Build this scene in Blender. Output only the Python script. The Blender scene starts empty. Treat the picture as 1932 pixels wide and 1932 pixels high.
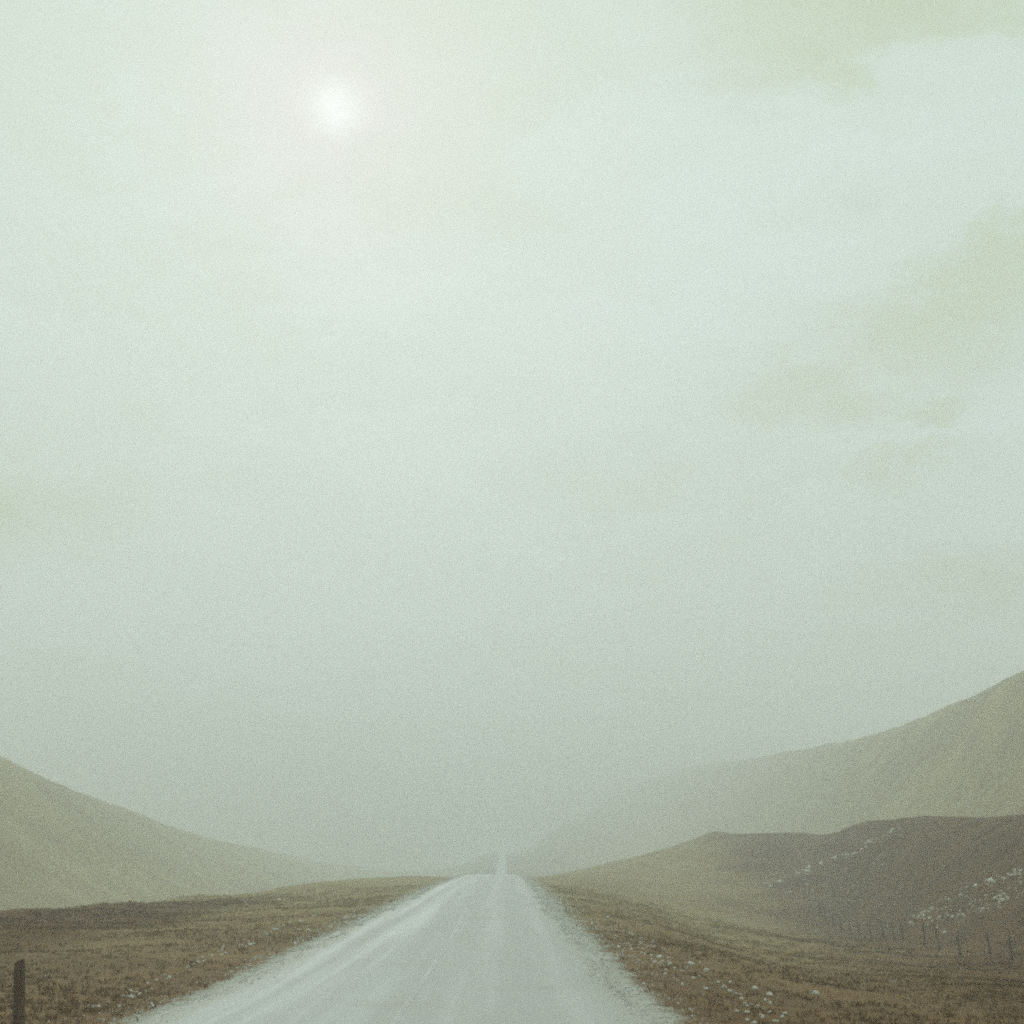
import bpy, math, random
import numpy as np

# ------------------------------------------------------------------ camera, sky, sun, exposure
sc = bpy.context.scene
R = math.radians
CAM_Z = 1.5
FOV = R(45.0)
PITCH = math.atan(684.0 / 2332.0)
SUN_EL, SUN_AZ = R(34.15), R(-9.4)         # azimuth from +Y, positive to the right

cam_d = bpy.data.cameras.new('camera')
cam = bpy.data.objects.new('camera', cam_d)
sc.collection.objects.link(cam)
cam_d.sensor_width = 36.0
cam_d.sensor_fit = 'HORIZONTAL'
cam_d.angle = FOV
cam_d.clip_start = 0.05
cam_d.clip_end = 20000
cam.location = (0, 0, CAM_Z)
cam.rotation_euler = (math.pi / 2 + PITCH, 0, 0)
sc.camera = cam

SUN_DIR = (math.sin(SUN_AZ) * math.cos(SUN_EL), math.cos(SUN_AZ) * math.cos(SUN_EL), math.sin(SUN_EL))


def build_world():
    w = bpy.data.worlds.new('World')
    sc.world = w
    w.use_nodes = True
    nt = w.node_tree
    N, L = nt.nodes, nt.links
    N.clear()
    out = N.new('ShaderNodeOutputWorld')
    bg = N.new('ShaderNodeBackground')
    bg.inputs['Strength'].default_value = 0.1
    L.new(bg.outputs[0], out.inputs['Surface'])
    sky = N.new('ShaderNodeTexSky')
    sky.sky_type = 'NISHITA'
    sky.sun_disc = False
    sky.sun_elevation = SUN_EL
    sky.sun_rotation = SUN_AZ
    sky.dust_density = 4.0
    tc = N.new('ShaderNodeTexCoord')

    def math_(op, a, b=None, c=None, clamp=False):
        n = N.new('ShaderNodeMath'); n.operation = op; n.use_clamp = clamp
        for i, v in enumerate((a, b, c)):
            if v is None: continue
            if isinstance(v, (int, float)): n.inputs[i].default_value = v
            else: L.new(v, n.inputs[i])
        return n.outputs[0]

    def vmath(op, a, b=None):
        n = N.new('ShaderNodeVectorMath'); n.operation = op
        for i, v in enumerate((a, b)):
            if v is None: continue
            if isinstance(v, tuple): n.inputs[i].default_value = v
            else: L.new(v, n.inputs[i])
        return n

    def noise(vec, scale, detail, rough=0.5):
        n = N.new('ShaderNodeTexNoise')
        n.inputs['Scale'].default_value = scale
        n.inputs['Detail'].default_value = detail
        n.inputs['Roughness'].default_value = rough
        L.new(vec, n.inputs['Vector'])
        return n

    def mixc(fac, a, b):
        n = N.new('ShaderNodeMix'); n.data_type = 'RGBA'
        for sock, v in ((n.inputs['Factor'], fac), (n.inputs['A'], a), (n.inputs['B'], b)):
            if isinstance(v, (int, float)): sock.default_value = v
            elif isinstance(v, tuple): sock.default_value = (*v, 1)
            else: L.new(v, sock)
        return n.outputs['Result']

    def ramp(val, lo, hi):
        n = N.new('ShaderNodeMapRange'); n.interpolation_type = 'SMOOTHSTEP'
        L.new(val, n.inputs['Value'])
        n.inputs['From Min'].default_value = lo; n.inputs['From Max'].default_value = hi
        return n.outputs['Result']

    d = vmath('NORMALIZE', tc.outputs['Generated']).outputs[0]
    sep = N.new('ShaderNodeSeparateXYZ'); L.new(d, sep.inputs[0])
    # a cloud deck overhead: project the direction on a flat layer
    zz = math_('ADD', math_('MAXIMUM', sep.outputs['Z'], 0.0), 0.22)
    comb = N.new('ShaderNodeCombineXYZ')
    L.new(math_('DIVIDE', sep.outputs['X'], zz), comb.inputs[0])
    L.new(math_('DIVIDE', sep.outputs['Y'], zz), comb.inputs[1])
    deck = comb.outputs[0]
    flat = vmath('MULTIPLY', d, (1.0, 1.0, 2.4)).outputs[0]

    def centred(n, k):
        v = vmath('SCALE', vmath('SUBTRACT', n.outputs['Color'], (0.5, 0.5, 0.5)).outputs[0]); v.inputs['Scale'].default_value = k
        return v.outputs[0]
    warp = noise(flat, 4.5, 5, 0.66)
    deckw = vmath('ADD', vmath('ADD', deck, (5.3, 2.6, 0.0)).outputs[0], centred(warp, 0.6)).outputs[0]
    n1 = noise(deckw, 1.1, 3, 0.5)
    n2 = noise(deckw, 3.1, 3, 0.55)
    # particular cloud banks and gaps, their edges torn by the noise
    dw = vmath('ADD', d, centred(warp, 0.22)).outputs[0]
    torn = ramp(noise(flat, 6.0, 4, 0.62).outputs['Fac'], 0.33, 0.62)

    def blob(px, py, rx, ry, soft=1.0):
        # an ellipse on the sky: degrees across and degrees high, fading over its whole width
        v = pix_dir(px, py)
        right = np.array([v[1], -v[0], 0]); right /= np.linalg.norm(right)
        up = np.cross(right, v)
        a_ = math_('DIVIDE', vmath('DOT_PRODUCT', dw, tuple(right)).outputs['Value'], math.sin(R(rx)))
        b_ = math_('DIVIDE', vmath('DOT_PRODUCT', vmath('SUBTRACT', dw, tuple(v)).outputs[0], tuple(up)).outputs['Value'], math.sin(R(ry)))
        r2 = math_('SQRT', math_('ADD', math_('MULTIPLY', a_, a_), math_('MULTIPLY', b_, b_)))
        front = math_('GREATER_THAN', vmath('DOT_PRODUCT', d, tuple(v)).outputs['Value'], 0.0)
        return math_('MULTIPLY', ramp(r2, 1.0 + soft * 0.5, 1.0 - soft), front)

    def add(g, k, *args):
        return math_('MAXIMUM', g, math_('MULTIPLY', math_('MULTIPLY', blob(*args), k), math_('ADD', math_('MULTIPLY', torn, 0.6), 0.4)))
    gap = math_('MULTIPLY', blob(1850, 520, 9.0, 5.4), 0.9)
    gap = add(gap, 1.0, 1520, 720, 6.5, 3.2)
    gap = math_('MAXIMUM', gap, math_('MULTIPLY', blob(1640, -60, 10.5, 5.2), 1.0))
    gap = add(gap, 0.7, 1690, 880, 3.6, 0.9)
    gap = add(gap, 0.9, 1775, 775, 2.4, 1.1)
    gap = add(gap, 1.0, 30, 960, 6.5, 4.2)
    gap = add(gap, 0.6, 60, 1330, 5.0, 2.2)
    gap = add(gap, 0.95, 1860, 1130, 6.0, 3.4)
    puff = math_('MAXIMUM', blob(1800, 262, 5.6, 5.2, 0.35), blob(1520, 330, 5.6, 5.0, 0.5))
    gap = math_('MULTIPLY', gap, math_('SUBTRACT', 1.0, math_('MULTIPLY', puff, 0.9)), clamp=True)
    gap2 = math_('MULTIPLY', ramp(n1.outputs['Fac'], 0.60, 0.40), 0.30)
    gap2 = math_('ADD', gap2, math_('MULTIPLY', ramp(n2.outputs['Fac'], 0.58, 0.40), 0.16))
    gapt = math_('MAXIMUM', gap, gap2)
    lit = (CLOUD_LIT[0] * 10, CLOUD_LIT[1] * 10, CLOUD_LIT[2] * 10)
    dark = (CLOUD_GAP[0] * 10, CLOUD_GAP[1] * 10, CLOUD_GAP[2] * 10)
    cl = mixc(gapt, lit, dark)
    base = mixc(0.97, sky.outputs[0], cl)
    # the sun behind thin cloud: disc blurred by the cloud, and its aureole
    sdot = math_('MAXIMUM', vmath('DOT_PRODUCT', d, SUN_DIR).outputs['Value'], 0.0)
    thin = math_('ADD', math_('MULTIPLY', n2.outputs['Fac'], 0.7), 0.65)
    core = math_('MULTIPLY', math_('POWER', sdot, 6000.0), thin)
    halo = math_('MULTIPLY', math_('POWER', sdot, 240.0), thin)
    glow = vmath('SCALE', vmath('ADD', (0, 0, 0), (2.0, 2.4, 2.5)).outputs[0]); L.new(core, glow.inputs['Scale'])
    glow2 = vmath('SCALE', vmath('ADD', (0, 0, 0), (0.95, 0.1, 0.8)).outputs[0]); L.new(halo, glow2.inputs['Scale'])
    tot = vmath('ADD', vmath('ADD', base, glow.outputs[0]).outputs[0], glow2.outputs[0])
    L.new(tot.outputs[0], bg.inputs['Color'])


CLOUD_LIT = (0.648, 0.752, 0.715)
CLOUD_GAP = (0.505, 0.595, 0.43)


def pix_dir(px, py):
    """unit direction in the world for a point of the picture (1932 px across)"""
    f = 966.0 / math.tan(FOV / 2)
    u, v = (px - 966) / f, (966 - py) / f
    c, s = math.cos(PITCH), math.sin(PITCH)
    q = np.array([u, c - v * s, s + v * c])
    return q / np.linalg.norm(q)


build_world()
sc.world.cycles.sampling_method = 'MANUAL'
sc.world.cycles.sample_map_resolution = 512
sun_d = bpy.data.lights.new('sun', 'SUN')
sun_d.energy = 1.0
sun_d.angle = R(10)
sun_d.color = (1.0, 0.985, 0.93)
sun = bpy.data.objects.new('sun', sun_d)
sc.collection.objects.link(sun)
sun.rotation_euler = (R(90) - SUN_EL, 0, math.pi - SUN_AZ)

sc.view_settings.view_transform = 'Standard'
sc.view_settings.look = 'None'
sc.view_settings.gamma = 1
sc.view_settings.use_curve_mapping = False
sc.view_settings.exposure = 0.22
sc.cycles.use_denoising = False             # the picture is grainy; keep the sampling grain of the fog
sc.cycles.volume_bounces = 1
sc.cycles.max_bounces = 4
sc.cycles.use_adaptive_sampling = True
sc.cycles.adaptive_threshold = 0.05
sc.cycles.adaptive_min_samples = 44
sc.cycles.pixel_filter_type = 'BLACKMAN_HARRIS'
sc.cycles.filter_width = 2.2

HAZE_DENSITY = 0.0039
random.seed(7)
rng = np.random.default_rng(11)


# ------------------------------------------------------------------ helpers
def link(o, parent=None):
    sc.collection.objects.link(o)
    if parent is not None:
        o.parent = parent
    return o


def mesh_obj(name, verts, faces, mat, parent=None, smooth=False, attrs=None, uv=None):
    me = bpy.data.meshes.new(name)
    verts = np.asarray(verts, dtype=np.float32).reshape(-1, 3)
    if isinstance(faces, np.ndarray):
        n = faces.shape[1]
        me.vertices.add(len(verts)); me.vertices.foreach_set('co', verts.ravel())
        me.loops.add(faces.size); me.loops.foreach_set('vertex_index', faces.ravel().astype(np.int32))
        me.polygons.add(len(faces)); me.polygons.foreach_set('loop_start', np.arange(0, faces.size, n, dtype=np.int32))
        me.update(calc_edges=True); me.validate()
    else:
        me.from_pydata(verts.tolist(), [], faces); me.update()
    if smooth:
        me.polygons.foreach_set('use_smooth', np.ones(len(me.polygons), dtype=bool))
    for k, v in (attrs or {}).items():
        a = me.attributes.new(k, 'FLOAT', 'POINT'); a.data.foreach_set('value', np.asarray(v, dtype=np.float32))
    if uv is not None:
        a = me.attributes.new('lane', 'FLOAT_VECTOR', 'POINT')
        a.data.foreach_set('vector', np.column_stack([uv, np.zeros(len(uv))]).astype(np.float32).ravel())
    if mat: me.materials.append(mat)
    return link(bpy.data.objects.new(name, me), parent)


def tag(o, label=None, cat=None, group=None, kind=None):
    for k, v in (('label', label), ('category', cat), ('group', group), ('kind', kind)):
        if v: o[k] = v
    return o


def hash2(ix, iy, seed):
    n = (ix.astype(np.int64) * 374761393 + iy.astype(np.int64) * 668265263 + seed * 974711) & 0xffffffff
    n = ((n ^ (n >> 13)) * 1274126177) & 0xffffffff
    n = n ^ (n >> 16)
    return (n & 0xffff) / 65535.0


def vnoise(x, y, seed=0):
    ix, iy = np.floor(x), np.floor(y)
    fx, fy = x - ix, y - iy
    fx = fx * fx * fx * (fx * (fx * 6 - 15) + 10); fy = fy * fy * fy * (fy * (fy * 6 - 15) + 10)
    a, b = hash2(ix, iy, seed), hash2(ix + 1, iy, seed)
    c, d = hash2(ix, iy + 1, seed), hash2(ix + 1, iy + 1, seed)
    return (a + (b - a) * fx) * (1 - fy) + (c + (d - c) * fx) * fy - 0.5


def fbm(x, y, seed=0, octaves=4):
    s, a = 0, 1.0
    for i in range(octaves):
        s = s + a * vnoise(x * 2 ** i + 13.1 * i, y * 2 ** i - 7.7 * i, seed + i); a *= 0.5
    return s


def sstep(a, b, x):
    t = np.clip((x - a) / (b - a), 0, 1)
    return t * t * (3 - 2 * t)


# ------------------------------------------------------------------ the lie of the land
def pa(px, py):
    v = pix_dir(px, py)
    return math.atan2(v[0], v[1]), math.atan2(v[2], math.hypot(v[0], v[1]))


def ridge(points, before, after):
    """points: picture x, y, distance of a skyline; before/after: (azimuth deg, elevation deg, distance) outside the view"""
    rows = [(R(a), R(e), d) for a, e, d in before]
    for px, py, d in points:
        a, e = pa(px, py); rows.append((a, e, d))
    rows += [(R(a), R(e), d) for a, e, d in after]
    return np.array(rows)


RIDGE1 = ridge([(0, 1727, 46), (120, 1717, 50), (200, 1706, 56), (300, 1699, 63), (400, 1692, 72), (520, 1680, 86),
                (640, 1663, 100), (760, 1657, 118), (880, 1652, 136), (950, 1651, 139), (1000, 1651, 145), (1100, 1641, 170),
                (1200, 1619, 190), (1280, 1599, 190), (1350, 1574, 182), (1480, 1576, 160), (1560, 1573, 142),
                (1640, 1551, 124), (1750, 1544, 106), (1932, 1541, 88)],
               [(-180, 0.5, 90), (-120, -0.4, 70), (-60, -1.6, 48), (-32, -1.9, 44)],
               [(32, 2.9, 80), (60, 3.0, 80), (120, 1.5, 110), (180, 0.5, 90)])
RIDGE2 = ridge([(0, 1434, 235), (150, 1500, 280), (300, 1555, 340), (400, 1586, 410), (500, 1604, 500), (600, 1626, 620),
                (700, 1641, 680), (800, 1645, 700), (880, 1632, 700), (950, 1606, 700), (1000, 1592, 720),
                (1030, 1578, 800), (1100, 1538, 950), (1200, 1488, 1050), (1300, 1452, 880), (1400, 1440, 660),
                (1500, 1422, 490), (1600, 1402, 360), (1700, 1377, 295), (1850, 1312, 235), (1932, 1270, 212)],
               [(-180, 2.0, 600), (-110, 4.0, 400), (-50, 7.0, 215), (-30, 6.0, 222)],
               [(26, 9.2, 205), (35, 10.0, 200), (60, 9.5, 220), (110, 4.0, 450), (180, 2.0, 600)])
# (azimuth deg, distance, height) of the ground halfway to the first skyline, and close by
MID = np.array([(-180, 45, -0.2), (-60, 26, -0.2), (-22, 27, -0.15), (-14, 38, 0.0), (-8, 55, 0.25), (-3, 75, 0.75), (0, 90, 1.05),
                (2, 86, 0.7), (6, 85, -0.2), (10, 88, -1.3), (14, 92, -2.2), (17, 68, -1.75), (22, 45, -1.1), (27, 38, -0.95),
                (60, 38, -0.9), (120, 45, -0.8), (180, 45, -0.2)], dtype=float)
NEAR = np.array([(-180, 12, -0.12), (-40, 11, -0.14), (-15, 14, -0.2), (-5, 18, -0.05), (0, 20, -0.05), (6, 22, -0.25),
                 (12, 22, -0.45), (20, 20, -0.45), (60, 12, -0.3), (180, 12, -0.12)], dtype=float)
TA = np.linspace(-math.pi, math.pi, 7201)


def table(a, v, w=9):
    t = np.interp(TA, a, v)
    k = np.hanning(2 * w + 3)[1:-1]; k /= k.sum()
    return np.convolve(np.pad(t, w, mode='edge'), k, mode='valid')


D1, E1 = table(RIDGE1[:, 0], RIDGE1[:, 2]), table(RIDGE1[:, 0], RIDGE1[:, 1])
D2, E2 = table(RIDGE2[:, 0], RIDGE2[:, 2]), table(RIDGE2[:, 0], RIDGE2[:, 1])
DM, ZM = table(np.radians(MID[:, 0]), MID[:, 1], 25), table(np.radians(MID[:, 0]), MID[:, 2], 25)
DN, ZN = table(np.radians(NEAR[:, 0]), NEAR[:, 1], 40), table(np.radians(NEAR[:, 0]), NEAR[:, 2], 40)

ROAD_Y = np.array([-400, -60, -20, 0, 13.8, 28, 51, 78, 105, 139, 165, 195, 235, 300, 400, 700, 1000, 1700.])
ROAD_Z = np.array([-2, -.1, 0, 0, 0.02, .22, .64, 1.08, 1.36, 1.5, 1.25, -0.2, -0.9, 1.1, 4.6, 13.2, 14.0, 10.])


def pchip(xs, zs, x):
    """monotone cubic; xs, zs: lists of K arrays (or floats), x: array"""
    K = len(xs)
    h = [xs[i + 1] - xs[i] for i in range(K - 1)]
    dl = [(zs[i + 1] - zs[i]) / h[i] for i in range(K - 1)]
    m = [dl[0] * 0]
    for i in range(1, K - 1):
        w1, w2 = 2 * h[i] + h[i - 1], h[i] + 2 * h[i - 1]
        p = dl[i - 1] * dl[i]
        with np.errstate(divide='ignore', invalid='ignore'):
            hm = (w1 + w2) / (w1 / dl[i - 1] + w2 / dl[i])
        m.append(np.where(p > 0, np.nan_to_num(hm), 0.0))
    m.append(dl[-1] * 0)
    out = np.where(x < xs[0], zs[0], zs[-1]) + 0.0 * x
    for i in range(K - 1):
        t = np.clip((x - xs[i]) / h[i], 0, 1)
        v = ((1 + 2 * t) * (1 - t) ** 2 * zs[i] + t * (1 - t) ** 2 * h[i] * m[i]
             + t * t * (3 - 2 * t) * zs[i + 1] + t * t * (t - 1) * h[i] * m[i + 1])
        out = np.where((x >= xs[i]) & (x <= xs[i + 1]), v, out)
    return out


def road_z(y):
    y = np.asarray(y, dtype=float)
    return pchip([np.float64(v) for v in ROAD_Y], [np.float64(v) for v in ROAD_Z], y)


def road_x(y): return -1.13 - 0.005 * np.asarray(y, dtype=float)
def road_half(y): return np.interp(y, [-400, 142, 280, 3000], [2.62, 2.62, 1.15, 1.1])


def land(x, y):
    x, y = np.asarray(x, dtype=float), np.asarray(y, dtype=float)
    a, d = np.arctan2(x, y), np.hypot(x, y)
    g = lambda T: np.interp(a, TA, T)
    d1, e1, d2, e2 = g(D1), g(E1), g(D2), g(E2)
    z1, z2 = CAM_Z + d1 * np.tan(e1), CAM_Z + d2 * np.tan(e2)
    d4 = d1 + 0.22 * (d2 - d1)
    z4 = np.minimum(CAM_Z + d4 * np.tan(e1) - 1.0 - 0.035 * d1, z1 - 0.5)
    dm = np.minimum(g(DM), 0.8 * d1)
    z = pchip([3.0, g(DN), dm, d1, d4, d2, d2 * 1.35, np.full_like(d, 4200.)],
              [np.full_like(d, -0.12), g(ZN), g(ZM), z1, z4, z2, z2 - 4, z2 * 0.4], d)
    amp = np.clip(d / 300, 0.012, 1.0)
    z = z + amp * 0.8 * fbm(x / 34, y / 34, 3, 4) * sstep(6, 40, d) + 0.30 * fbm(x / 6.5, y / 6.5, 9, 3) * sstep(5, 30, d)
    z = z + 0.10 * fbm(x / 1.6, y / 1.6, 21, 3) * (1 - sstep(90, 200, d))
    # shallow peat hags: short steps cut in the moor
    for hx, hy, ln, wd, dp in ((-15.0, 62.0, 4.0, 0.9, 0.35), (12.0, 41.0, 2.2, 0.5, 0.3), (16.5, 47, 3, .6, .25), (-30, 75, 6, 1.2, 0.4)):
        z = z - dp * np.exp(-((x - hx) / ln) ** 2 - ((y - hy) / wd) ** 2)
    off = np.abs(x - road_x(y))
    hw = road_half(y)
    bed = road_z(y) - 0.05 - 0.0007 * np.maximum(y, 0)
    verge = bed - 0.10 * sstep(hw + 0.1, hw + 1.6, off)
    k = sstep(hw + 0.5, hw + 5.0 + 0.03 * np.maximum(y, 0), off)
    inr = (y > -390) & (y < 1020)
    return np.where(inr, verge * (1 - k) + z * k, z)


def hit(px, py, dmin=4, dmax=900):
    """where the line through a point of the picture meets the land"""
    v = pix_dir(px, py)
    t = np.exp(np.linspace(math.log(dmin), math.log(dmax), 1500))
    P = np.array([0, 0, CAM_Z]) + t[:, None] * v
    below = P[:, 2] <= land(P[:, 0], P[:, 1])
    i = int(np.argmax(below))
    return P[i] if below.any() else None


# ------------------------------------------------------------------ materials
def mat(name):
    m = bpy.data.materials.new(name); m.use_nodes = True
    nt = m.node_tree
    return m, nt.nodes, nt.links, nt.nodes['Principled BSDF']


def nz(N, L, vec, scale, detail=4, rough=0.55):
    n = N.new('ShaderNodeTexNoise'); n.inputs['Scale'].default_value = scale
    n.inputs['Detail'].default_value = detail; n.inputs['Roughness'].default_value = rough
    if vec is not None: L.new(vec, n.inputs['Vector'])
    return n.outputs['Fac']


def mapr(N, L, v, lo, hi, a=0.0, b=1.0):
    n = N.new('ShaderNodeMapRange'); n.interpolation_type = 'SMOOTHSTEP'
    L.new(v, n.inputs['Value'])
    n.inputs['From Min'].default_value = lo; n.inputs['From Max'].default_value = hi
    n.inputs['To Min'].default_value = a; n.inputs['To Max'].default_value = b
    return n.outputs['Result']


def mx(N, L, fac, a, b, mode='MIX'):
    n = N.new('ShaderNodeMix'); n.data_type = 'RGBA'; n.blend_type = mode
    for sock, v in ((n.inputs['Factor'], fac), (n.inputs['A'], a), (n.inputs['B'], b)):
        if isinstance(v, (int, float)): sock.default_value = v
        elif isinstance(v, tuple): sock.default_value = (*v, 1)
        else: L.new(v, sock)
    return n.outputs['Result']


def mth(N, L, op, a, b, clamp=False):
    n = N.new('ShaderNodeMath'); n.operation = op; n.use_clamp = clamp
    for i, v in enumerate((a, b)):
        if isinstance(v, (int, float)): n.inputs[i].default_value = v
        else: L.new(v, n.inputs[i])
    return n.outputs[0]


def bump(N, L, bsdf, h, strength, dist):
    n = N.new('ShaderNodeBump'); n.inputs['Strength'].default_value = strength; n.inputs['Distance'].default_value = dist
    L.new(h, n.inputs['Height']); L.new(n.outputs[0], bsdf.inputs['Normal'])


def moor_material():
    m, N, L, B = mat('moor')
    pos = N.new('ShaderNodeNewGeometry').outputs['Position']
    big = nz(N, L, pos, 0.022, 5); midn = nz(N, L, pos, 0.28, 5); fine = nz(N, L, pos, 3.2, 6, 0.65)
    straw = mx(N, L, mapr(N, L, midn, 0.35, 0.65), (0.205, 0.124, 0.054), (0.148, 0.086, 0.037))
    heath = mx(N, L, mapr(N, L, midn, 0.38, 0.66), (0.118, 0.060, 0.010), (0.078, 0.038, 0.007))
    ht = N.new('ShaderNodeAttribute'); ht.attribute_name = 'heather_vignette'
    hv = mth(N, L, 'ADD', ht.outputs['Fac'], mth(N, L, 'MULTIPLY', mth(N, L, 'SUBTRACT', nz(N, L, pos, 0.09, 8, 0.68), 0.5), 2.0))
    hg = N.new('ShaderNodeAttribute'); hg.attribute_name = 'hill_grass_glare'
    bent = mx(N, L, mapr(N, L, nz(N, L, pos, 0.03, 7, 0.65), 0.38, 0.62), (0.335, 0.285, 0.125), (0.265, 0.215, 0.093))  # pale grass; beside the road this tone is lens glare put into the colour
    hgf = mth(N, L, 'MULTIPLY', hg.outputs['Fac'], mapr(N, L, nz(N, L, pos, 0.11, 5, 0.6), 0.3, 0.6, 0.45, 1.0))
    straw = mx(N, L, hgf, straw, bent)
    c = mx(N, L, mapr(N, L, hv, 0.2, 0.85), straw, heath)
    c = mx(N, L, mapr(N, L, fine, 0.45, 0.8, 0, 0.3), c, (0.24, 0.17, 0.085))
    # gravel kicked out along the road, ragged where the grass takes over
    at = N.new('ShaderNodeAttribute'); at.attribute_name = 'verge'
    e = mth(N, L, 'ADD', at.outputs['Fac'], mth(N, L, 'MULTIPLY', mth(N, L, 'SUBTRACT', nz(N, L, pos, 1.3, 6, 0.65), 0.5), 1.1))
    grit = nz(N, L, pos, 30, 4, 0.7)
    gc = mx(N, L, mapr(N, L, grit, 0.3, 0.7), (0.34, 0.345, 0.29), (0.52, 0.53, 0.475))
    c = mx(N, L, mapr(N, L, e, 0.32, 0.72), c, gc)
    L.new(c, B.inputs['Base Color'])
    B.inputs['Roughness'].default_value = 0.95
    B.inputs['Specular IOR Level'].default_value = 0.15
    hh = mth(N, L, 'ADD', fine, mth(N, L, 'MULTIPLY', midn, 2.0))
    bump(N, L, B, hh, 0.7, 0.12)
    return m


def road_material():
    m, N, L, B = mat('chip_seal')
    at = N.new('ShaderNodeAttribute'); at.attribute_name = 'lane'
    sep = N.new('ShaderNodeSeparateXYZ'); L.new(at.outputs['Vector'], sep.inputs[0])
    pos = N.new('ShaderNodeNewGeometry').outputs['Position']
    mp = N.new('ShaderNodeMapping'); mp.inputs['Scale'].default_value = (2.2, 0.05, 1)
    L.new(at.outputs['Vector'], mp.inputs['Vector'])
    streak = nz(N, L, mp.outputs[0], 1.0, 5, 0.6)
    grit = nz(N, L, pos, 45, 4, 0.7); patch = nz(N, L, pos, 0.45, 5, 0.6)
    c = mx(N, L, mapr(N, L, grit, 0.3, 0.7), (0.32, 0.33, 0.305), (0.47, 0.49, 0.455))
    c = mx(N, L, mth(N, L, 'MULTIPLY', mapr(N, L, streak, 0.4, 0.68, 0, 0.7), mapr(N, L, sep.outputs['X'], -0.6, 0.5, 1.0, 0.15)), c, (0.50, 0.53, 0.515))
    c = mx(N, L, mapr(N, L, patch, 0.5, 0.75, 0, 0.45), c, (0.36, 0.345, 0.28))
    # worn wheel paths, polished smoother than the middle
    u = sep.outputs['X']
    tracks = None
    for uc, wdt in ((-2.1, 0.5), (-1.25, 0.65), (0.75, 0.6), (2.0, 0.5)):
        dd = mth(N, L, 'ABSOLUTE', mth(N, L, 'SUBTRACT', u, uc), 0)
        t = mapr(N, L, dd, wdt, 0.05)
        tracks = t if tracks is None else mth(N, L, 'MAXIMUM', tracks, t)
    tr = mth(N, L, 'MULTIPLY', tracks, mapr(N, L, streak, 0.3, 0.7, 0.25, 1.0))
    c = mx(N, L, mth(N, L, 'MULTIPLY', tr, mapr(N, L, u, -1.0, 0.2, 0.32, 0.05)), c, (0.53, 0.57, 0.56))
    L.new(c, B.inputs['Base Color'])
    L.new(mapr(N, L, tr, 0, 1, 0.75, 0.66), B.inputs['Roughness'])
    bump(N, L, B, grit, 0.35, 0.012)
    # crumbled edges: let the grit under it show through
    au = mth(N, L, 'ABSOLUTE', u, 0)
    ed = mth(N, L, 'ADD', au, mth(N, L, 'MULTIPLY', mth(N, L, 'SUBTRACT', nz(N, L, pos, 1.7, 6, 0.7), 0.5), 1.3))
    gc = mx(N, L, mapr(N, L, grit, 0.3, 0.7), (0.34, 0.345, 0.29), (0.52, 0.53, 0.475))
    c2 = mx(N, L, mapr(N, L, ed, 2.1, 2.5), c, gc)
    L.new(c2, B.inputs['Base Color'])
    return m


def paint_material():
    m, N, L, B = mat('worn_paint')
    pos = N.new('ShaderNodeNewGeometry').outputs['Position']
    wear = nz(N, L, pos, 6, 6, 0.7); wear2 = nz(N, L, pos, 0.35, 3)
    w = mth(N, L, 'ADD', mth(N, L, 'MULTIPLY', wear, 0.6), mth(N, L, 'MULTIPLY', wear2, 0.4))
    B.inputs['Base Color'].default_value = (0.58, 0.60, 0.58, 1); B.inputs['Roughness'].default_value = 0.6
    tr = N.new('ShaderNodeBsdfTransparent'); ms = N.new('ShaderNodeMixShader')
    L.new(mapr(N, L, w, 0.30, 0.62, 0.22, 0.62), ms.inputs[0]); L.new(tr.outputs[0], ms.inputs[1]); L.new(B.outputs[0], ms.inputs[2])
    L.new(ms.outputs[0], N['Material Output'].inputs['Surface'])
    return m


def stone_material(name, a, b):
    m, N, L, B = mat(name)
    tc = N.new('ShaderNodeTexCoord').outputs['Object']
    oi = N.new('ShaderNodeObjectInfo').outputs['Random']
    n = nz(N, L, tc, 2.5, 6, 0.65)
    c = mx(N, L, mapr(N, L, n, 0.35, 0.65), a, b)
    c = mx(N, L, mth(N, L, 'MULTIPLY', oi, 0.45), c, (0.40, 0.39, 0.33))
    L.new(c, B.inputs['Base Color']); B.inputs['Roughness'].default_value = 0.8
    bump(N, L, B, n, 0.5, 0.15)
    return m


def grass_material():
    m, N, L, B = mat('dead_grass')
    g = N.new('ShaderNodeNewGeometry')
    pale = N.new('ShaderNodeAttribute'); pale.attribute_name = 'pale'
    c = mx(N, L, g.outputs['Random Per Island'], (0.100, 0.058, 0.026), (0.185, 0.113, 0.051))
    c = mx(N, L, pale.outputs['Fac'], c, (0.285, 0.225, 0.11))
    dk = N.new('ShaderNodeAttribute'); dk.attribute_name = 'heather_vignette'
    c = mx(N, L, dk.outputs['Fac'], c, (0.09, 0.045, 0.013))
    L.new(c, B.inputs['Base Color']); B.inputs['Roughness'].default_value = 0.8
    B.inputs['Specular IOR Level'].default_value = 0.2
    tl = N.new('ShaderNodeBsdfTranslucent'); L.new(c, tl.inputs['Color'])
    ms = N.new('ShaderNodeMixShader'); ms.inputs[0].default_value = 0.5
    L.new(B.outputs[0], ms.inputs[1]); L.new(tl.outputs[0], ms.inputs[2])
    L.new(ms.outputs[0], N['Material Output'].inputs['Surface'])
    return m


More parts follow.
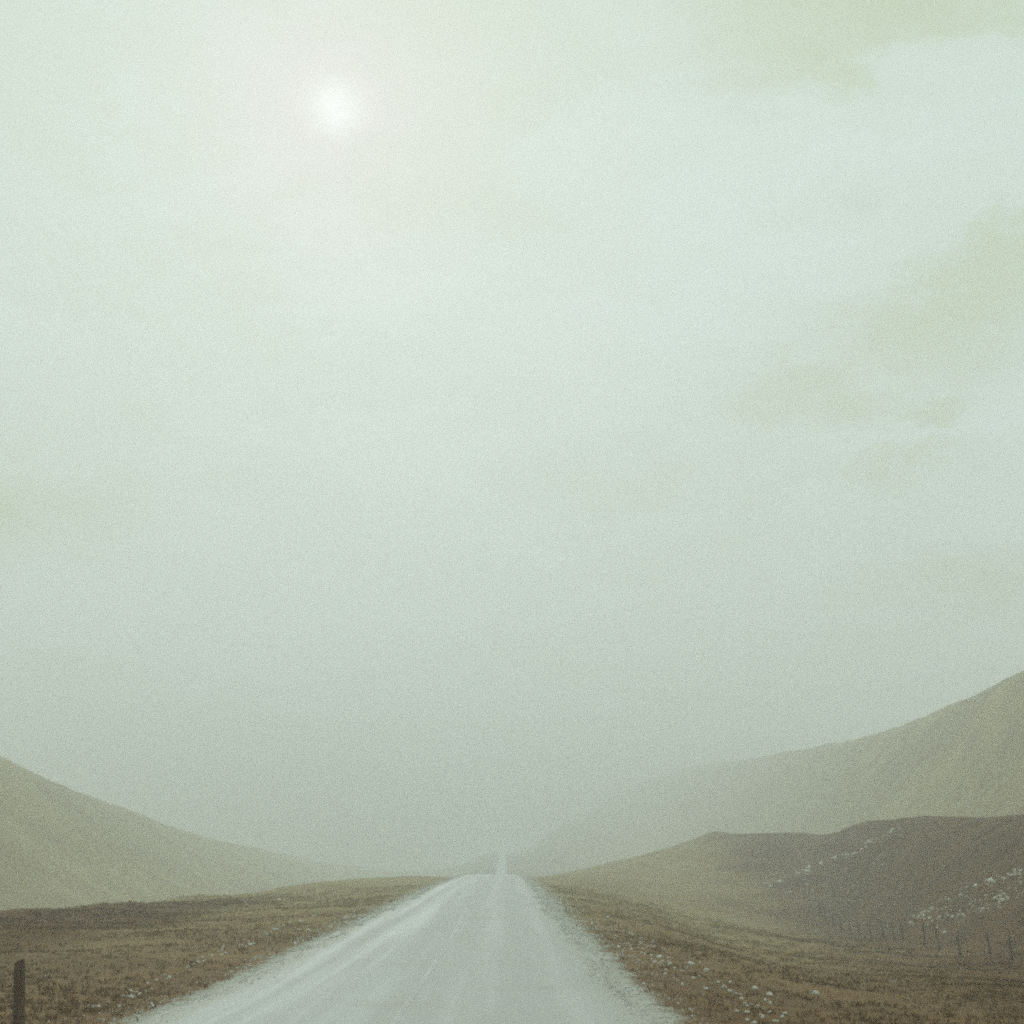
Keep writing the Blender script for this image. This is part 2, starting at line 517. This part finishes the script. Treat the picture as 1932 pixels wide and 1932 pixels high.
def wood_material():
    m, N, L, B = mat('weathered_wood')
    tc = N.new('ShaderNodeTexCoord').outputs['Object']
    mp = N.new('ShaderNodeMapping'); mp.inputs['Scale'].default_value = (22, 22, 1.6); L.new(tc, mp.inputs['Vector'])
    n = nz(N, L, mp.outputs[0], 1.5, 6, 0.65)
    L.new(mx(N, L, mapr(N, L, n, 0.3, 0.7), (0.065, 0.034, 0.018), (0.12, 0.068, 0.038)), B.inputs['Base Color'])
    B.inputs['Roughness'].default_value = 0.9
    bump(N, L, B, n, 0.6, 0.01)
    return m


def wire_material():
    m, N, L, B = mat('rusty_wire')
    pos = N.new('ShaderNodeNewGeometry').outputs['Position']
    L.new(mx(N, L, nz(N, L, pos, 8), (0.10, 0.06, 0.04), (0.16, 0.15, 0.14)), B.inputs['Base Color'])
    B.inputs['Roughness'].default_value = 0.6
    return m


MOOR, ROAD, PAINT = moor_material(), road_material(), paint_material()
STONE = stone_material('pale_stone', (0.66, 0.64, 0.53), (0.85, 0.83, 0.72))
GRASS, WOOD, WIRE = grass_material(), wood_material(), wire_material()

# ------------------------------------------------------------------ ground
fine = np.radians(np.arange(-34, 34.001, 0.11))
left = np.radians(np.linspace(-180, -34, 74))[:-1]
right = np.radians(np.linspace(34, 180, 74))[1:-1]
AZ = np.concatenate([left, fine, right])
RAD = np.exp(np.linspace(math.log(1.2), math.log(4000), 360))
AA, DD = np.meshgrid(AZ, RAD)
GX, GY = (np.sin(AA) * DD), (np.cos(AA) * DD)
GZ = land(GX.ravel(), GY.ravel()).reshape(GX.shape)
na, nr = len(AZ), len(RAD)
idx = np.arange(na * nr).reshape(nr, na)
nxt = np.roll(idx, -1, axis=1)
quads = np.stack([idx[:-1], idx[1:], nxt[1:], nxt[:-1]], -1).reshape(-1, 4)
# the small round patch at the viewer's feet
gv = np.column_stack([GX.ravel(), GY.ravel(), GZ.ravel()])
off = np.abs(GX - road_x(GY)) - road_half(GY)
verge = np.where((GY > -390) & (GY < 1020), 1 - np.clip((off - 0.0) / 0.85, 0, 1), 0)
# dark growth away from the road, thickest beyond the fence, with lens vignette painted into it; the far hills are straw-coloured grass
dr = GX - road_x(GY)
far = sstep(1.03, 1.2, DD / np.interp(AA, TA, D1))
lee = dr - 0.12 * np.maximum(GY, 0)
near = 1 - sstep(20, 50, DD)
heather_vignette = np.where(dr > 0, 0.28 * near + 1.05 * sstep(-1, 19, lee), 0.15 * near + 1.05 * sstep(6, 13, -dr) * (1 - sstep(48, 90, DD))) * (1 - far) - 0.35 * far
heather_vignette = np.maximum(heather_vignette, 0.5 * sstep(195, 240, GY) * (1 - sstep(30, 70, np.abs(dr))))
hill_grass_glare = np.maximum(sstep(14, 58, DD) * 0.85 * np.where(dr > 0, 1 - sstep(-1, 19, lee), 1 - sstep(7, 34, -dr) * (1 - sstep(48, 90, DD))), far)  # roadside band is painted lens glare; beyond the first skyline, real hill grass
ground = mesh_obj('ground', gv, quads, MOOR, smooth=True, attrs={'verge': verge.ravel(), 'heather_vignette': heather_vignette.ravel(), 'hill_grass_glare': hill_grass_glare.ravel()})
tag(ground, kind='structure')
GROUND_MIN, GROUND_MAX = float(GZ.min()), float(GZ.max())

# ------------------------------------------------------------------ road
ys = np.concatenate([np.linspace(-80, 0, 30)[:-1], np.linspace(0, 60, 90)[:-1], np.linspace(60, 200, 100)[:-1], np.linspace(200, 1000, 200)])
lat = np.array([-1.035, -1.0, -0.75, -0.5, -0.25, 0, 0.25, 0.5, 0.75, 1.0, 1.035])
hw = road_half(ys); xc = road_x(ys); zc = road_z(ys)
RX = xc[:, None] + lat[None] * hw[:, None]
RYY = np.repeat(ys[:, None], len(lat), 1)
ragged = 0.10 * fbm(RYY * 0.9 + lat[None] * 3, RYY * 0.31, 44, 4) * (np.abs(lat)[None] > 0.99)
RX = RX + ragged * np.sign(lat)[None] * 2
RZ = zc[:, None] + 0.045 * (1 - np.clip(np.abs(lat), 0, 1) ** 2)[None] - 0.16 * (np.abs(lat) > 1.01)[None]
rv = np.column_stack([RX.ravel(), RYY.ravel(), RZ.ravel()])
ri = np.arange(len(ys) * len(lat)).reshape(len(ys), len(lat))
rq = np.stack([ri[:-1, :-1], ri[:-1, 1:], ri[1:, 1:], ri[1:, :-1]], -1).reshape(-1, 4)
uv = np.column_stack([(RX - xc[:, None]).ravel(), RYY.ravel()])
road = mesh_obj('road', rv, rq, ROAD, smooth=True, uv=uv)
tag(road, kind='structure')
ly = np.linspace(2, 150, 260)
lx = road_x(ly) + 0.03 * fbm(ly / 9, ly * 0, 5, 2)
lz = road_z(ly) + 0.045 + 0.004
lv = np.concatenate([np.column_stack([lx - 0.036, ly, lz]), np.column_stack([lx + 0.036, ly, lz])])
n = len(ly)
lq = np.array([[i, n + i, n + i + 1, i + 1] for i in range(n - 1)])
mesh_obj('centre_line', lv, lq, PAINT, parent=road)

# ------------------------------------------------------------------ fence in the hollow on the right
def post_mesh(name, r0, r1, h, seed, lean=0.0, top='slant'):
    """a split timber post: uneven eight-sided section, tapering, with a weathered slanting top"""
    g = np.random.default_rng(seed)
    prof = 1 + g.uniform(-0.14, 0.14, 8)
    v, f = [], []
    levels = [-0.35, 0.0, h * 0.3, h * 0.6, h * 0.9, h]
    for li, z in enumerate(levels):
        t = max(z, 0) / h
        r = r0 + (r1 - r0) * t
        if li == len(levels) - 1: r *= 0.86
        for k in range(8):
            an = k * math.pi / 4 + 0.2
            rr = r * prof[k] * (1 + g.uniform(-0.05, 0.05))
            dz = 0.35 * r0 * math.cos(an) if li == len(levels) - 1 else 0
            v.append((rr * math.cos(an) + lean * z, rr * math.sin(an), z + dz))
    for li in range(len(levels) - 1):
        for k in range(8):
            a, b = li * 8 + k, li * 8 + (k + 1) % 8
            f.append((a, b, b + 8, a + 8))
    f.append(tuple(range(40, 48)))
    me = bpy.data.meshes.new(name); me.from_pydata(v, [], f); me.update(); me.materials.append(WOOD)
    return me


fence = link(bpy.data.objects.new('wire_fence', None))
fx = lambda t: 16.85 + 0.1096 * (t - 41.25)
f0 = (fx(37.5), 37.5); fence.location = (f0[0], f0[1], float(land(f0[0], f0[1])))
tag(fence, 'old fence of thin dark timber posts crossing the brown hollow on the right', 'fence')
pmesh = [post_mesh('post', 0.045, 0.036, 0.92, 100 + i, lean) for i, lean in enumerate((-0.06, -0.10, -0.02, -0.14))]
tops = []
for i, t in enumerate(np.arange(37.5, 108, 3.75)):
    x, y = fx(t) + random.uniform(-.12, .12), t + random.uniform(-.5, .5)
    z = float(land(x, y))
    o = link(bpy.data.objects.new('post', pmesh[(i * 3) % 4]), fence)
    o.location = (x - fence.location.x, y - fence.location.y, z - fence.location.z)
    s = random.uniform(0.86, 1.12)
    o.scale = (1, 1, s)
    ln = (-0.06, -0.10, -0.02, -0.14)[(i * 3) % 4]
    tops.append((o.location.copy(), s, ln))
for hgt in (0.35, 0.58, 0.8):
    v, f = [], []
    pts = []
    for j in range(len(tops) - 1):
        (p, s, l), (q, s2, l2) = tops[j], tops[j + 1]
        a = np.array([p.x + l * hgt, p.y, p.z + hgt * s]); b = np.array([q.x + l2 * hgt, q.y, q.z + hgt * s2])
        for t in (0, .25, .5, .75):
            c = a + (b - a) * t; c[2] -= 0.10 * 4 * t * (1 - t); pts.append(c)
    pts.append(b)
    for c in pts:
        for k in range(3):
            an = k * 2.094
            v.append((c[0] - 0.05 + 0.0025 * math.cos(an), c[1], c[2] + 0.0025 * math.sin(an)))
    for j in range(len(pts) - 1):
        for k in range(3):
            a, b = j * 3 + k, j * 3 + (k + 1) % 3
            f.append((a, b, b + 3, a + 3))
    mesh_obj('wire', v, f, WIRE, parent=fence)

# the marker post at the left edge of the road
mp_x, mp_y = -4.69, 12.7
mk = link(bpy.data.objects.new('marker_post', post_mesh('marker_post', 0.056, 0.050, 0.70 - float(land(mp_x, mp_y)), 55)))
mk.rotation_euler = (0, R(-5.5), 0)
mk.location = (mp_x, mp_y, float(land(mp_x, mp_y)))
tag(mk, 'short dark timber marker post in the grass left of the road', 'post')

# ------------------------------------------------------------------ stones
def stone_mesh(name, seed, m):
    g = np.random.default_rng(seed)
    t = (1 + 5 ** .5) / 2
    v = np.array([(-1, t, 0), (1, t, 0), (-1, -t, 0), (1, -t, 0), (0, -1, t), (0, 1, t), (0, -1, -t), (0, 1, -t), (t, 0, -1), (t, 0, 1), (-t, 0, -1), (-t, 0, 1)], float)
    v /= np.linalg.norm(v[0])
    f = [(0, 11, 5), (0, 5, 1), (0, 1, 7), (0, 7, 10), (0, 10, 11), (1, 5, 9), (5, 11, 4), (11, 10, 2), (10, 7, 6), (7, 1, 8), (3, 9, 4), (3, 4, 2), (3, 2, 6), (3, 6, 8), (3, 8, 9), (4, 9, 5), (2, 4, 11), (6, 2, 10), (8, 6, 7), (9, 8, 1)]
    # split each triangle once, then knock flats off so the stone is angular
    vs = [tuple(p) for p in v]; cache = {}
    def midp(a, b):
        k = (min(a, b), max(a, b))
        if k not in cache:
            q = (np.array(vs[a]) + np.array(vs[b])); q /= np.linalg.norm(q); vs.append(tuple(q)); cache[k] = len(vs) - 1
        return cache[k]
    f2 = []
    for a, b, c in f:
        ab, bc, ca = midp(a, b), midp(b, c), midp(c, a)
        f2 += [(a, ab, ca), (b, bc, ab), (c, ca, bc), (ab, bc, ca)]
    P = np.array(vs)
    for _ in range(7):
        nrm = g.normal(size=3); nrm /= np.linalg.norm(nrm); lim = g.uniform(0.55, 0.85)
        dd = P @ nrm; P = P - np.where(dd > lim, dd - lim, 0)[:, None] * nrm
    P *= 1 + g.uniform(-0.05, 0.05, (len(P), 1))
    P *= np.array([g.uniform(0.9, 1.35), g.uniform(0.75, 1.1), g.uniform(0.55, 0.85)])
    me = bpy.data.meshes.new(name); me.from_pydata(P.tolist(), [], f2); me.update(); me.materials.append(m)
    return me


STONES = [stone_mesh('stone', 300 + i, STONE) for i in range(8)]


def stone(name, x, y, r, label, group=None):
    sunk = 0.15 if name == 'boulder' else 0.42
    o = link(bpy.data.objects.new(name, random.choice(STONES)))
    o.location = (x, y, float(land(x, y)) + sunk * r)
    o.rotation_euler = (random.uniform(-.4, .4), random.uniform(-.4, .4), random.uniform(0, 6.28))
    o.scale = (r, r, r)
    return tag(o, label, 'stone', group)


F = 2332.0
def stone_at(px, py, size_px, name, label, group=None):
    p = hit(px, py)
    if p is None: return None
    dist = float(np.linalg.norm(p - np.array([0, 0, CAM_Z])))
    return stone(name, p[0], p[1], max(0.03, (0.56 if name == 'boulder' else 0.78) * size_px / F * dist), label, group)


# the larger ones that can be told apart
stone_at(1452, 1880, 8.5, 'stone', 'bright white stone, largest among those scattered right of the road')
stone_at(1538, 1877, 8.0, 'stone', 'white stone lying farthest right of the scatter beside the road')
stone_at(1424, 1867, 7.0, 'stone', 'pale upright stone just left of the largest white stone right of the road')
stone_at(177, 1903, 6.5, 'stone', 'brightest white stone in the grass left of the road near the marker post')
stone_at(527, 1699, 7.5, 'boulder', 'long pale boulder on the brown rise left of the road')
stone_at(463, 1704, 4.0, 'boulder', 'small pale boulder on the rise, left of the long pale boulder')
stone_at(563, 1757, 5.0, 'stone', 'pale flat stone near the left road edge, below the long boulder')
stone_at(1613, 1613, 9.0, 'boulder', 'long pale boulder on the upper stony streak of the right hill')


def along(path, n, spread, sizes, name, label, group, bias=None):
    path = np.array(path, float)
    seg = np.linspace(0, 1, len(path))
    for _ in range(n):
        t = random.random() if bias is None else random.random() ** bias
        px, py = np.interp(t, seg, path[:, 0]), np.interp(t, seg, path[:, 1])
        sw = np.interp(t, seg, spread) if hasattr(spread, '__len__') else spread
        px += random.gauss(0, sw) + 8 * math.sin(t * 31 + sw) * (sw > 3.5); py += random.gauss(0, sw * 0.5)
        stone_at(px, py, random.choice(sizes) * random.choice((0.55, 0.7, 0.85, 1.0, 1.15, 1.45)), name, label, group)


along([(1140, 1738), (1190, 1775), (1262, 1815), (1330, 1850), (1400, 1890), (1450, 1925)], 88, (9, 12, 18, 28, 34, 34),
      (2.2, 2.6, 3, 3.6, 4.4, 5.5), 'stone', 'pale stone in the loose scatter along the right edge of the road', 'stones right of the road', 0.75)
along([(150, 1918), (300, 1855), (420, 1800), (500, 1765), (600, 1725)], 64, (22, 14, 8, 5, 3), (2, 2.4, 2.8, 3.4, 4.2), 'stone',
      'small pale stone in the grass along the left edge of the road', 'stones left of the road')
# the stony band above the fence: two rims with blocks between
along([(1722, 1732), (1790, 1700), (1860, 1668), (1940, 1642)], 74, (9, 7, 6, 7), (3, 3.6, 4.4, 5.4, 6.5), 'boulder',
      'pale boulder on the upper rim of the stony band above the fence', 'boulders on the upper rim of the stony band')
along([(1760, 1738), (1830, 1728), (1890, 1702), (1940, 1676)], 60, (9, 8, 7, 7), (3, 3.6, 4.4, 5.4), 'boulder',
      'pale boulder on the lower rim of the stony band above the fence', 'boulders on the lower rim of the stony band')
along([(1750, 1728), (1830, 1710), (1900, 1685), (1940, 1660)], 80, (10, 14, 16, 18), (2.4, 3, 3.6, 4.6), 'boulder',
      'pale boulder in the middle of the stony band above the fence', 'boulders in the middle of the stony band')
along([(1440, 1672), (1520, 1643), (1600, 1615), (1700, 1560)], 50, (6, 5, 4, 3), (3.6, 4.6, 5.6, 7), 'boulder',
      'small pale boulder on the stony streak high on the right hill', 'boulders of the high stony streak')
along([(1480, 1690), (1560, 1655), (1640, 1630), (1690, 1610)], 22, 10, (2.8, 3.6, 4.4), 'boulder',
      'small pale boulder scattered below the high stony streak', 'boulders below the high stony streak')
along([(1620, 1745), (1700, 1745), (1800, 1752)], 14, 14, (2.2, 2.8, 3.4), 'stone',
      'small pale stone in the brown hollow by the fence posts', 'stones by the fence')

# loose grit along both road edges: too small and too many to count
def grit_mesh():
    tet = np.array([(1, 0, -.4), (-.5, .87, -.4), (-.5, -.87, -.4), (0.1, 0, .7), (.5, .6, .2)])
    tf = np.array([(0, 4, 3), (0, 1, 4), (1, 3, 4), (1, 2, 3), (2, 0, 3), (0, 2, 1)])
    n = 10000
    y = np.exp(rng.uniform(math.log(9), math.log(110), n))
    side = np.where(rng.random(n) < 0.5, -1, 1)
    off = road_half(y) - 0.25 + np.abs(rng.normal(0, 0.55, n)) + 0.35 * fbm(y * 0.8, side * 3.0, 77, 3)
    x = road_x(y) + side * off
    r = rng.uniform(0.008, 0.028, n) * np.where(rng.random(n) < 0.05, 2.0, 1) * np.clip(y / 22, 0.8, 2.0)
    z = np.maximum(land(x, y), np.where(off < road_half(y), road_z(y), -99)) + r * 0.3
    an = rng.uniform(0, 6.28, n)
    c, s = np.cos(an), np.sin(an)
    V = tet[None] * rng.uniform(0.6, 1.3, (n, 5, 1))
    X = (V[..., 0] * c[:, None] - V[..., 1] * s[:, None]) * r[:, None] + x[:, None]
    Y = (V[..., 0] * s[:, None] + V[..., 1] * c[:, None]) * r[:, None] + y[:, None]
    Z = V[..., 2] * r[:, None] + z[:, None]
    v = np.stack([X, Y, Z], -1).reshape(-1, 3)
    f = (tf[None] + (np.arange(n) * 5)[:, None, None]).reshape(-1, 3)
    return v, f


GRIT = stone_material('pale_grit', (0.45, 0.45, 0.39), (0.66, 0.67, 0.61))
v, f = grit_mesh()
tag(mesh_obj('gravel', v, f, GRIT), 'loose pale gravel strewn along both edges of the road', 'gravel', kind='stuff')


# dead moor grass: tufts of narrow bent blades
def grass(n, dmin, dmax, amin, amax):
    a = np.radians(rng.uniform(amin, amax, n)); d = np.sqrt(rng.uniform(0, 1, n)) * 0
    d = np.exp(rng.uniform(math.log(dmin), math.log(dmax), n))
    x, y = np.sin(a) * d, np.cos(a) * d
    off = np.abs(x - road_x(y)) - road_half(y)
    dens = fbm(x / 3.0, y / 3.0, 61, 3)
    keep = (off > 0.25 + 1.3 * rng.random(n)) & (dens + rng.uniform(-.35, .5, n) > 0)
    x, y, d = x[keep], y[keep], d[keep]
    m = len(x); B = 7
    z = land(x, y)
    h = rng.uniform(0.03, 0.10, m)[:, None] * rng.uniform(0.6, 1.2, (m, B)) * np.clip(d / 40, 0.9, 1.3)[:, None]
    an = rng.uniform(0, 6.28, (m, B))
    sp = 0.04 * np.clip(d / 18, 1, 4)[:, None]
    bx = x[:, None] + rng.normal(0, 1, (m, B)) * sp; by = y[:, None] + rng.normal(0, 1, (m, B)) * sp
    w = 0.005 * np.clip(d / 14, 1, 4)[:, None] * np.ones((1, B))
    lean = rng.uniform(0.2, 0.9, (m, B)) * h
    zb = z[:, None] - 0.02
    cx, sx = np.cos(an), np.sin(an)
    p0 = np.stack([bx - sx * w, by + cx * w, zb + 0 * w], -1)
    p1 = np.stack([bx + sx * w, by - cx * w, zb + 0 * w], -1)
    p2 = np.stack([bx + cx * lean * .4 + sx * w * .7, by + sx * lean * .4 - cx * w * .7, zb + h * .65], -1)
    p3 = np.stack([bx + cx * lean, by + sx * lean, zb + h], -1)
    V = np.stack([p0, p1, p2, p3], 2).reshape(-1, 3)
    q = np.arange(m * B)[:, None] * 4
    Fc = np.concatenate([q + np.array([[0, 1, 2]]), q + np.array([[0, 2, 3]])], 0)
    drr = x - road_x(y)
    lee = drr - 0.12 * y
    pale = sstep(14, 58, d) * np.where(drr > 0, 1 - sstep(-1, 19, lee), 1 - sstep(7, 34, -drr) * (1 - sstep(48, 90, d)))  # lens glare along the road, painted into the blade colour
    dark = np.clip(np.where(drr > 0, sstep(-1, 19, lee), 0.9 * sstep(6, 13, -drr) * (1 - sstep(48, 90, d))) + rng.normal(0, .2, m), 0, 1)  # real dark growth plus lens vignette, both carried by the blade colour
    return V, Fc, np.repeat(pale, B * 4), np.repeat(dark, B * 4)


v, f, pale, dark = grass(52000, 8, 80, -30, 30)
tag(mesh_obj('moor_grass', v, f, GRASS, attrs={'pale': pale, 'heather_vignette': dark}), 'short dead brown grass covering the moor on both sides', 'grass', kind='stuff')

# ------------------------------------------------------------------ haze: one even body of fog over the whole place
bx = 4150.0
zb, zt = GROUND_MIN - 1.0, GROUND_MAX + 3.0
hv = [(x, y, z) for z in (zb, zt) for x, y in ((-bx, -bx), (bx, -bx), (bx, bx), (-bx, bx))]
hf = [(3, 2, 1, 0), (4, 5, 6, 7), (0, 1, 5, 4), (1, 2, 6, 5), (2, 3, 7, 6), (3, 0, 4, 7)]
hm = bpy.data.materials.new('fog'); hm.use_nodes = True
hm.node_tree.nodes.clear()
ho = hm.node_tree.nodes.new('ShaderNodeOutputMaterial')
pv = hm.node_tree.nodes.new('ShaderNodeVolumePrincipled')
pv.inputs['Color'].default_value = (0.94, 0.999, 0.99, 1)
pv.inputs['Density'].default_value = HAZE_DENSITY
pv.inputs['Anisotropy'].default_value = 0.2
hm.node_tree.links.new(pv.outputs[0], ho.inputs['Volume'])
tag(mesh_obj('haze', hv, hf, hm), 'pale green grey fog lying over the road and hills', 'fog', kind='stuff')
print('ground', GROUND_MIN, GROUND_MAX)
